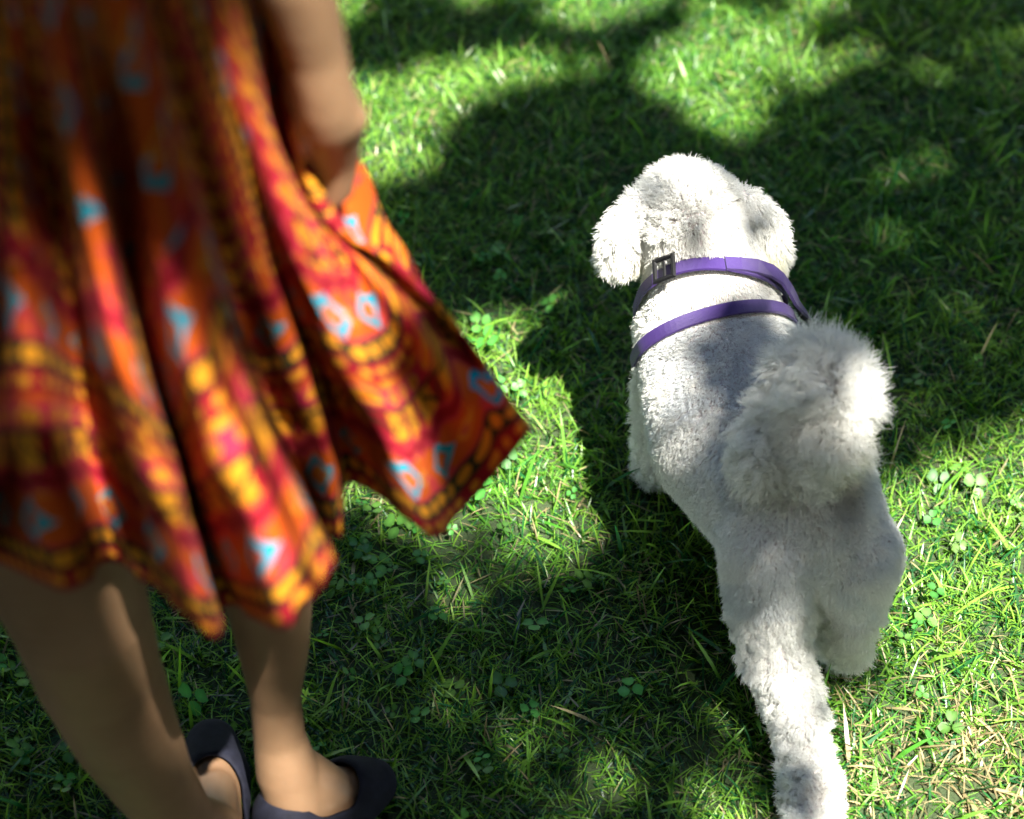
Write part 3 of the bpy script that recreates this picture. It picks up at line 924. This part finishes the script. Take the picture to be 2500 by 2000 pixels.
def build_fur():
    dog, co, tri, vn, T, bvh = DOG
    r = np.random.default_rng(3)
    A, B, C_ = co[tri[:, 0]], co[tri[:, 1]], co[tri[:, 2]]
    area = 0.5 * np.linalg.norm(np.cross(B - A, C_ - A), axis=1)
    n = 230000
    # density weight
    cen = (A + B + C_) / 3
    fi = r.choice(len(tri), n, p=area / area.sum())
    u = r.random(n); v = r.random(n); k = u + v > 1; u[k] = 1 - u[k]; v[k] = 1 - v[k]
    rp = A[fi] + (B - A)[fi] * u[:, None] + (C_ - A)[fi] * v[:, None]
    nn = vn[tri[fi, 0]] * (1 - u - v)[:, None] + vn[tri[fi, 1]] * u[:, None] + vn[tri[fi, 2]] * v[:, None]
    nn /= np.linalg.norm(nn, axis=1)[:, None] + 1e-9
    # region per root
    best = np.full(n, 1e9); reg = np.zeros(n, int)
    names = ['head', 'muzzle', 'ear', 'neck', 'body', 'leg', 'tail', 'tuft']
    for p0, r0, p1, r1, g in T:
        a = np.array(p0); d = np.array(p1) - a
        t = np.clip(((rp - a) @ d) / max(d @ d, 1e-9), 0, 1)
        dist = np.linalg.norm(rp - (a + t[:, None] * d), axis=1) - (r0 * (1 - t) + r1 * t)
        k = dist < best; best[k] = dist[k]; reg[k] = names.index(g)
    LEN = np.array([.012, .018, .015, .006, .0088, .012, .036, .032])
    CURL = np.array([.0016, .002, .0018, .0005, .0007, .0022, .0040, .0040])
    CL = np.array([.45, .5, .5, .15, .28, .5, .42, .5])
    COMB = np.array([.35, .6, .9, .8, .75, .6, .15, .55])
    fw = np.array(Vector((-.3, 1, 0)).normalized())
    comb = np.zeros((n, 3)); comb[:] = -fw * 0.7 + np.array([0, 0, -.6])
    comb[reg == 2] = (0, -.15, -1.0); comb[reg == 5] = (0, 0, -1); comb[reg == 6] = (.1, .1, .5); comb[reg == 7] = (-.2, -.4, -.8)
    comb[reg == 0] = (0, .25, -.1)
    length = LEN[reg] * (0.65 + 0.6 * r.random(n))
    lump = vnoise(rp[:, 0] + rp[:, 2] * .7, rp[:, 1] + rp[:, 2] * .5, 42, 84)
    length = np.where((reg == 6) & (rp[:, 2] < .335), length * .55, length)
    length = np.where(reg >= 6, length * (.6 + .8 * lump), length)
    length = np.where(reg == 5, length * (.45 + 1.1 * vnoise(rp[:, 0] * 1.1 + rp[:, 1], rp[:, 2] + rp[:, 1] * .3, 65, 85)), length)
    # smooth the jump between head crest and neck
    dirv = nn + comb * COMB[reg][:, None] + r.normal(0, .16, (n, 3))
    dirv /= np.linalg.norm(dirv, axis=1)[:, None]
    # clumps
    nc = 6200
    ci = r.choice(n, nc, replace=False)
    kd = KDTree(nc)
    for i, c in enumerate(ci): kd.insert(rp[c], i)
    kd.balance()
    own = np.fromiter((kd.find(p)[1] for p in rp), int, n)
    cidx = ci[own]
    # under the straps hairs lie short
    for c, nrm, w in BANDS:
        dpl = np.abs((rp - c) @ nrm); near = (dpl < w * .62) & (np.linalg.norm(rp - c, axis=1) < .13) & (reg != 2)
        length[near] *= .3
    NP = 6
    ts = np.linspace(0, 1, NP)
    cdir = dirv[cidx] * 0.75 + nn[cidx] * .25
    clen = length[cidx]
    phase = r.random(nc)[own] * 6.28; freq = (1.0 + 1.2 * r.random(nc))[own]
    a1 = np.cross(cdir, np.array([.3, .5, .81])); a1 /= np.linalg.norm(a1, axis=1)[:, None] + 1e-9
    a2 = np.cross(cdir, a1)
    pts = np.zeros((n, NP, 3), np.float32)
    clump = CL[reg] * (0.6 + 0.6 * r.random(n))
    same = (reg[cidx] == reg)
    clump = np.where(same, clump, 0)
    hl = length
    jit = r.normal(0, 1, (n, 3)) * (hl * .10)[:, None]
    for k_, t in enumerate(ts):
        own_p = rp + dirv * (hl * t)[:, None] + np.array([0, 0, -1.0]) * (hl * .18 * t * t)[:, None]
        cp = rp[cidx] + cdir * (clen * t)[:, None] + np.array([0, 0, -1.0]) * (clen * .18 * t * t)[:, None]
        w = (clump * t ** 1.3)[:, None]
        p = own_p * (1 - w) + cp * w
        amp = (CURL[reg] * t)[:, None]
        p = p + a1 * amp * np.cos(phase + freq * 6.28 * t)[:, None] + a2 * amp * np.sin(phase + freq * 6.28 * t)[:, None] + jit * (t * t)
        pts[:, k_] = p
    pts[..., 2] = np.maximum(pts[..., 2], .002)
    # tint: clean white, greyer clipped back, yellowed ear tips, dark below the tail
    col = np.tile(np.array([.82, .82, .79]), (n, 1))
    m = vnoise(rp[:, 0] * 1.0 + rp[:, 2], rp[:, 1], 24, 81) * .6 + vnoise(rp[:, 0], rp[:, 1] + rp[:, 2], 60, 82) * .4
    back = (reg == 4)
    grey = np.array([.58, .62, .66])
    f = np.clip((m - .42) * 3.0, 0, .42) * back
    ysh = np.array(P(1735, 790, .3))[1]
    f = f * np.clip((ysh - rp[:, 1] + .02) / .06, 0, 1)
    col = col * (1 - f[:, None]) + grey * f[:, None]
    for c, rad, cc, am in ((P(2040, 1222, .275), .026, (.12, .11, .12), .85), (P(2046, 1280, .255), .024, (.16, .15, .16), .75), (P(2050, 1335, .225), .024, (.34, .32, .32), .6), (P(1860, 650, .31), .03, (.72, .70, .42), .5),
                           (P(1555, 640, .31), .03, (.72, .68, .50), .35), (P(1905, 1185, .30), .03, (.62, .62, .48), .5), (P(2040, 1110, .31), .045, (.66, .66, .46), .6),
                           (P(1990, 1960, .03), .03, (.62, .5, .42), .4)):
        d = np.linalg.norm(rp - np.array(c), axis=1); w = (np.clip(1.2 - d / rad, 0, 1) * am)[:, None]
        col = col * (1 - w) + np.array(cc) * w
    col *= (0.9 + 0.14 * r.random(n))[:, None]
    hc = bpy.data.hair_curves.new('fur')
    hc.add_curves([NP] * n)
    hc.attributes['position'].data.foreach_set('vector', pts.reshape(-1))
    rad = np.tile(np.array([.00042, .00042, .0004, .00035, .00026, .00010], np.float32), n) * np.repeat(np.where(reg >= 6, 1.1, 1.0), NP).astype(np.float32)
    ra = hc.attributes.get('radius') or hc.attributes.new('radius', 'FLOAT', 'POINT')
    ra.data.foreach_set('value', rad.astype(np.float32))
    ca = hc.attributes.new('tint', 'FLOAT_COLOR', 'CURVE')
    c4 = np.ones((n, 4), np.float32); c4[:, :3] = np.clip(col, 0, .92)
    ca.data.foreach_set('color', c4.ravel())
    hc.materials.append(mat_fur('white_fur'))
    o = bpy.data.objects.new('fur', hc); COL.objects.link(o); o.parent = dog
    o['kind'] = 'stuff'
    # nose and eyes on the far side of the head
    blk = mat_simple('dog_nose', (0.02, 0.018, 0.018), 0.3)
    hd = P(1685, 548, .355); fwd = Vector((-.12, 1, 0)).normalized(); sd = Vector((1, .12, 0)).normalized()
    iv, ff = ico()
    for nm, p, rr in (('nose', hd + fwd * .114 + Vector((0, 0, -.026)), (.012, .010, .009)), ('eye', hd + fwd * .058 + sd * .026 + Vector((0, 0, -.002)), (.009,) * 3), ('eye', hd + fwd * .058 - sd * .026 + Vector((0, 0, -.002)), (.009,) * 3)):
        link(nm, np_mesh(nm, iv * np.array(rr) + np.array(p), ff), blk, dog)
build_fur()

# ---------------------------------------------------------------- person
def build_person():
    W = []
    cx, cy = -.32, .93
    knee1, knee2 = R(195, 1500, .86), R(640, 1330, .955)
    # left leg (nearer), right leg
    ank1 = Vector((-.30, .875, .085))
    leg1 = [(Vector((cx - .06, .92, .86)), .085), (Vector((-.375, .88, .62)), .072), (knee1, .058), (R(240, 1640, .865), .055), (R(302, 1780, .862), .049), (R(368, 1900, .862), .040), (R(442, 2010, .865), .034), (ank1, .034)]
    leg2 = [(Vector((cx + .075, .94, .86)), .083), (Vector((-.235, .968, .62)), .062), (knee2, .050), (R(655, 1450, .955), .041), (R(668, 1580, .952), .034), (R(672, 1700, .95), .0252), (R(682, 1800, .945), .0265), (R(700, 1880, .935), .032)]
    W += chain(leg1); W += chain(leg2)
    # torso
    W += chain([(Vector((cx - .06, cy, .90)), .10), (Vector((cx - .045, cy, 1.06)), .085), (Vector((cx - .06, cy, 1.25)), .085), (Vector((cx - .12, cy, 1.38)), .048)])
    W += chain([(Vector((cx + .06, cy, .90)), .10), (Vector((cx + .045, cy, 1.06)), .085), (Vector((cx + .06, cy, 1.25)), .085), (Vector((cx + .12, cy, 1.38)), .048)])
    # neck and head
    W += chain([(Vector((cx, cy, 1.36)), .06), (Vector((cx, cy + .01, 1.46)), .05), (Vector((cx, cy + .02, 1.56)), .07), (Vector((cx, cy + .01, 1.62)), .082)])
    W += chain([(Vector((cx, cy + .06, 1.54)), .05), (Vector((cx, cy + .07, 1.49)), .03)])
    W += chain([(Vector((cx, cy + .10, 1.58)), .011), (Vector((cx, cy + .118, 1.55)), .013)])
    for s in (-1, 1):
        W += chain([(Vector((cx + s * .083, cy + .01, 1.59)), .014), (Vector((cx + s * .083, cy + .01, 1.56)), .010)])
    # left arm hanging
    W += chain([(Vector((cx - .165, cy, 1.36)), .05), (Vector((cx - .21, cy, 1.12)), .040), (Vector((cx - .22, cy + .05, .90)), .028), (Vector((cx - .22, cy + .06, .82)), .03)])
    for k in range(4):
        W += chain([(Vector((cx - .215, cy + .03 + .02 * k, .80)), .0105), (Vector((cx - .21, cy + .035 + .02 * k, .755)), .009), (Vector((cx - .20, cy + .038 + .02 * k, .72 + .006 * abs(k - 1.5))), .0075)])
    W += chain([(Vector((cx - .205, cy + .10, .84)), .012), (Vector((cx - .195, cy + .125, .79)), .009)])
    # right arm down to the hand that gathers the skirt
    wr = R(772, 120, 0.925)
    W += chain([(Vector((cx + .165, cy, 1.36)), .05), (Vector((-.135, .925, 1.13)), .036), (R(718, -60, 0.915), .0262), (R(745, 40, 0.920), .0235), (R(768, 120, 0.925), .0212), (R(784, 190, .926), .0205), (R(798, 250, .930), .0215), (R(806, 290, .933), .0205)])
    kn = [R(762, 318, 0.936), R(794, 320, 0.932), R(828, 312, 0.931), R(858, 290, 0.934)]
    ws = [R(770, 160, 0.929), R(775, 150, 0.923), R(783, 150, 0.923), R(790, 160, 0.927)]
    for w_, k_ in zip(ws, kn):
        W += chain([(w_, .0125), (k_, .0125)])
        W += chain([(k_ + (w_ - k_) * .03, .0130), (k_, .0125)])
    tips = [[(758, 405), (772, 470)], [(790, 415), (795, 488)], [(824, 412), (815, 492)], [(856, 392), (842, 470)]]
    for k_, tt, yy in zip(kn, tips, (.957, .952, .950, .952)):
        a = R(*tt[0], yy); b = R(*tt[1], yy + .004); c = b + Vector((-.004, .016, -.010))
        W += chain([(k_, .0108), (a, .0076), (b, .0070), (c, .0065)])
    W += chain([(R(735, 190, 0.945), .013), (R(748, 300, 0.970), .0115), (R(775, 400, 0.975), .0100), (R(790, 455, 0.973), .009)])
    # feet
    def foot(heel, toe, ank, wid=1.0):
        d = toe - heel
        return [(heel, .029 * wid, heel.lerp(toe, .35) + Vector((0, 0, .004)), .027 * wid), (heel.lerp(toe, .35), .027 * wid, heel.lerp(toe, .72), .031 * wid), (heel.lerp(toe, .72), .031 * wid, toe, .020 * wid),
                (ank, .032 * wid, heel.lerp(toe, .12) + Vector((0, 0, .005)), .031 * wid), (ank + (toe - heel).normalized() * .012 - Vector((0, 0, .015)), .030 * wid, heel.lerp(toe, .55) + Vector((0, 0, .014)), .024 * wid)]
    h1, t1 = Vector((-.295, .862, .036)), P(517, 1818, .026)
    h2, t2 = P(703, 1990, .060), P(905, 1915, .03)
    W += foot(h1, t1, ank1)
    W += foot(h2, t2, R(700, 1880, .935), .98)
    me = blob('person', W, 0.0042, 5)
    skin = mat_skin()
    person = link('person', me, skin)
    tag(person, 'person in a patterned orange dress seen from behind, gathering the skirt with one hand', 'person')
    # shoes
    navy = mat_simple('navy_suede', (0.006, 0.0065, 0.012), 0.8, 0, 0.3, 90.0, 0.12, 0.3)
    navy.node_tree.nodes['Principled BSDF'].inputs['Sheen Weight'].default_value = 0.0
    for h, t, an in ((h1, t1, ank1), (h2, t2, R(700, 1880, .935))):
        pr = [(a, ra + .0055, b, rb + .0055) for a, ra, b, rb in foot(h, t, an)[:3]]
        sm = blob('shoe', pr, .004, 5)
        bm = bmesh.new(); bm.from_mesh(sm)
        d = (t - h); Ln = d.length; dn = d.normalized()
        kill = []
        for f in bm.faces:
            c = f.calc_center_median(); s = (c - h).dot(dn) / Ln
            axis = h + dn * (s * Ln); zz = c.z - axis.z
            top = .016 if s > .2 else .016 + .012 * min(1, (.2 - s) * 5)
            side = abs((c - axis).dot(dn.cross(Vector((0, 0, 1))).normalized()))
            lim = top if s < .55 else top + (s - .55) * .10
            if zz > lim and s < .80 and (c - axis).length < .06 and not (s > .62 and side > .026): kill.append(f)
        bmesh.ops.delete(bm, geom=kill, context='FACES')
        for _ in range(14):
            bv = {}
            for e in bm.edges:
                if e.is_boundary:
                    for v_, w_ in ((e.verts[0], e.verts[1]), (e.verts[1], e.verts[0])):
                        bv.setdefault(v_, []).append(w_.co.copy())
            for v_, ns_ in bv.items():
                m_ = sum(ns_, Vector()) / len(ns_)
                v_.co = v_.co.lerp(m_, .6)
        bm.to_mesh(sm); bm.free()
        o = link('shoe', sm, navy, person)
        so = o.modifiers.new('thickness', 'SOLIDIFY'); so.thickness = .003; so.offset = 1
    # hair
    hp = [(Vector((cx, cy - .005, 1.63)), .088, Vector((cx, cy - .035, 1.52)), .075), (Vector((cx, cy - .035, 1.52)), .07, Vector((cx, cy - .075, 1.36)), .055),
          (Vector((cx - .05, cy - .02, 1.56)), .05, Vector((cx - .06, cy - .05, 1.38)), .04), (Vector((cx + .05, cy - .02, 1.56)), .05, Vector((cx + .06, cy - .05, 1.38)), .04)]
    link('hair', blob('hair', hp, .007, 4), mat_simple('brown_hair', (.05, .03, .02), .5, 0, .5, 120, .4, .6), person)
    return person
PERSON = build_person()

def build_dress():
    cx, cy = -.32, .93
    def rib(pts, ys):
        out = []
        for (a, b), y, fl in zip(pts, ys, (0, .012, .028, .046, .062)):
            dev = y - .80 if y < .93 else 0
            out.append(R(a, b, y - fl * (1 if y < .95 else .3) + (.45 if a < 560 else .65) * max(dev, -.02) - (.012 if dev < -.012 and fl else 0)))
        return out
    ribs = []
    # visible side, from the middle of the back round to the side held by the hand
    ribs.append(rib([(-250, -60), (-230, 400), (-170, 800), (-120, 1150), (-120, 1400)], (.80, .79, .78, .77, .77)))
    ribs.append(rib([(-120, -60), (-80, 400), (-60, 800), (-50, 1150), (-20, 1370)], (.80, .81, .83, .83, .84)))
    ribs.append(rib([(-20, -60), (10, 350), (50, 700), (95, 1100), (160, 1440)], (.80, .79, .78, .775, .775)))
    ribs.append(rib([(60, -60), (110, 350), (170, 750), (225, 1100), (280, 1370)], (.80, .81, .82, .84, .845)))
    ribs.append(rib([(110, -60), (180, 350), (250, 780), (370, 1200), (470, 1520)], (.80, .785, .77, .765, .77)))
    ribs.append(rib([(150, -60), (230, 360), (310, 800), (430, 1210), (540, 1555)], (.80, .79, .775, .77, .775)))
    ribs.append(rib([(190, -60), (280, 370), (350, 820), (470, 1230), (555, 1480)], (.80, .81, .83, .85, .86)))
    ribs.append(rib([(230, -60), (330, 380), (420, 830), (570, 1230), (680, 1530)], (.80, .79, .775, .765, .765)))
    ribs.append(rib([(280, -60), (400, 390), (500, 850), (650, 1200), (745, 1480)], (.80, .79, .77, .76, .765)))
    ribs.append(rib([(320, -60), (450, 400), (570, 850), (715, 1180), (803, 1385)], (.80, .79, .77, .762, .768)))
    ribs.append(rib([(350, -60), (480, 400), (585, 800), (700, 1100), (780, 1290)], (.81, .83, .86, .88, .885)))
    ribs.append(rib([(400, -60), (550, 400), (670, 780), (780, 1050), (835, 1310)], (.81, .83, .85, .87, .87)))
    ribs.append(rib([(450, -60), (600, 400), (710, 740), (810, 1000), (850, 1175)], (.82, .84, .87, .895, .91)))
    ribs.append(rib([(490, -60), (640, 380), (760, 730), (900, 1020), (1000, 1270)], (.83, .835, .84, .85, .86)))
    ribs.append(rib([(530, -60), (680, 400), (810, 720), (950, 980), (1062, 1312)], (.84, .85, .855, .86, .865)))
    ribs.append(rib([(570, -60), (700, 410), (870, 690), (1020, 950), (1130, 1240)], (.86, .88, .895, .905, .91)))
    ribs.append(rib([(600, -60), (700, 440), (910, 670), (1090, 910), (1210, 1155)], (.88, .89, .895, .90, .905)))
    ribs.append(rib([(630, -60), (738, 478), (950, 680), (1140, 860), (1290, 1062)], (.91, .92, .92, .925, .93)))
    ribs.append(rib([(650, -60), (778, 500), (960, 640), (1130, 815), (1275, 1035)], (.90, .945, .965, .965, .96)))
    ribs.append(rib([(655, -60), (835, 500), (965, 640), (1090, 800), (1190, 960)], (.92, .985, 1.01, 1.02, 1.02)))
    ribs.append(rib([(655, -60), (878, 405), (985, 610), (1080, 770), (1150, 880)], (.95, 1.01, 1.04, 1.05, 1.05)))
    ribs.append(rib([(640, -60), (800, 400), (880, 600), (950, 760), (1000, 900)], (1.02, 1.08, 1.11, 1.13, 1.14)))
    # far side and left side, out of sight: plain flare
    for dg, wob in ((75, 0.0), (95, .03), (115, -.02), (135, .03), (155, -.02), (175, .03), (195, -.02), (212, .03)):
        a = math.radians(dg)
        col = []
        for z, rx, ry in ((1.09, .155, .125), (.92, .20, .165), (.76, .235, .19), (.62, .26, .21), (.50, .285, .23)):
            k = 1 + wob * (1.09 - z) * 3
            col.append(Vector((cx + math.cos(a) * rx * k, cy + math.sin(a) * ry * k, z)))
        ribs.append(col)
    # bodice rows above the waist
    n = len(ribs)
    for c in ribs:
        w = c[0]
        ang = math.atan2((w.y - cy) / .125, (w.x - cx) / .155)
        e = Vector((cx + math.cos(ang) * .158, cy + math.sin(ang) * .112, 1.22))
        e2 = Vector((cx + math.cos(ang) * .162, cy + math.sin(ang) * .108, 1.36))
        c.insert(0, e); c.insert(0, e2)
    def cr(p0, p1, p2, p3, t):
        return 0.5 * ((2 * p1) + (-p0 + p2) * t + (2 * p0 - 5 * p1 + 4 * p2 - p3) * t * t + (-p0 + 3 * p1 - 3 * p2 + p3) * t * t * t)
    A = np.array([[list(p) for p in c] for c in ribs])           # n, m, 3
    m = A.shape[1]
    SU, SV = 8, 12
    rows = []
    for i in range(n):                                              # along the hem (closed)
        for a in range(SU):
            t = a / SU
            rows.append(cr(A[i - 1], A[i], A[(i + 1) % n], A[(i + 2) % n], t))
    B = np.array(rows)
    Bp = np.concatenate([2 * B[:, :1] - B[:, 1:2], B, 2 * B[:, -1:] - B[:, -2:-1]], 1)
    cols = []
    for j in range(m - 1):
        for b_ in range(SV):
            t = b_ / SV
            cols.append(cr(Bp[:, j], Bp[:, j + 1], Bp[:, j + 2], Bp[:, j + 3], t))
    cols.append(B[:, -1])
    G = np.stack(cols, 1)                                          # N, K, 3
    N_, K = G.shape[:2]
    # fine wrinkles along the surface normal
    du = np.roll(G, -1, 0) - np.roll(G, 1, 0); dv = np.gradient(G, axis=1)
    nr = np.cross(du, dv); nr /= np.linalg.norm(nr, axis=2)[..., None] + 1e-9
    # arc-length UV
    dl = np.linalg.norm(np.diff(G, axis=1), axis=2)
    Vv = np.concatenate([np.cumsum(dl[:, ::-1], 1)[:, ::-1], np.zeros((N_, 1))], 1)
    midrow = G[:, int(K * .8)]
    us = np.concatenate([[0], np.cumsum(np.linalg.norm(np.diff(midrow, axis=0), axis=1))])
    i_left = SU * 1
    us = us - us[i_left]
    wr = (vnoise(us[:, None] + 0 * Vv, Vv * .35 + us[:, None] * .4, 45, 91) - .5) * .005 + (vnoise(us[:, None] + 0 * Vv + .3 * Vv, Vv, 22, 92) - .5) * .006
    amp = np.clip(1 - (Vv / .75), 0.1, 1)
    G = G + nr * (wr * amp)[..., None]
    verts = G.reshape(-1, 3)
    idx = np.arange(N_ * K).reshape(N_, K)
    nx = np.roll(idx, -1, 0)
    Fq = np.stack([idx[:, :-1], nx[:, :-1], nx[:, 1:], idx[:, 1:]], -1).reshape(-1, 4)
    me = np_mesh('dress', verts, Fq)
    ul = me.uv_layers.new(name='uv')
    uu = np.repeat(us[:, None], K, 1)
    UV = np.stack([uu, Vv], -1).reshape(-1, 2).astype(np.float32)
    li = np.empty(len(me.loops), np.int32); me.loops.foreach_get('vertex_index', li)
    uvl = UV[li].reshape(-1, 4, 2)
    # last column wraps round
    wrapm = (uvl[:, :, 0].max(1) - uvl[:, :, 0].min(1)) > .5
    uvl[wrapm, 1:3, 0] = uvl[wrapm, 0:1, 0] + .01
    ul.data.foreach_set('uv', uvl.ravel())
    o = link('dress', me, mat_dress(), PERSON)
    so = o.modifiers.new('thickness', 'SOLIDIFY'); so.thickness = .0012; so.offset = 0
build_dress()


# ---------------------------------------------------------------- the tree and the added sky-blocking trees, whose shade falls over all of it, then the lawn
sun_map()
build_tree()
build_blocker_trees()
build_lawn()
build_clover()
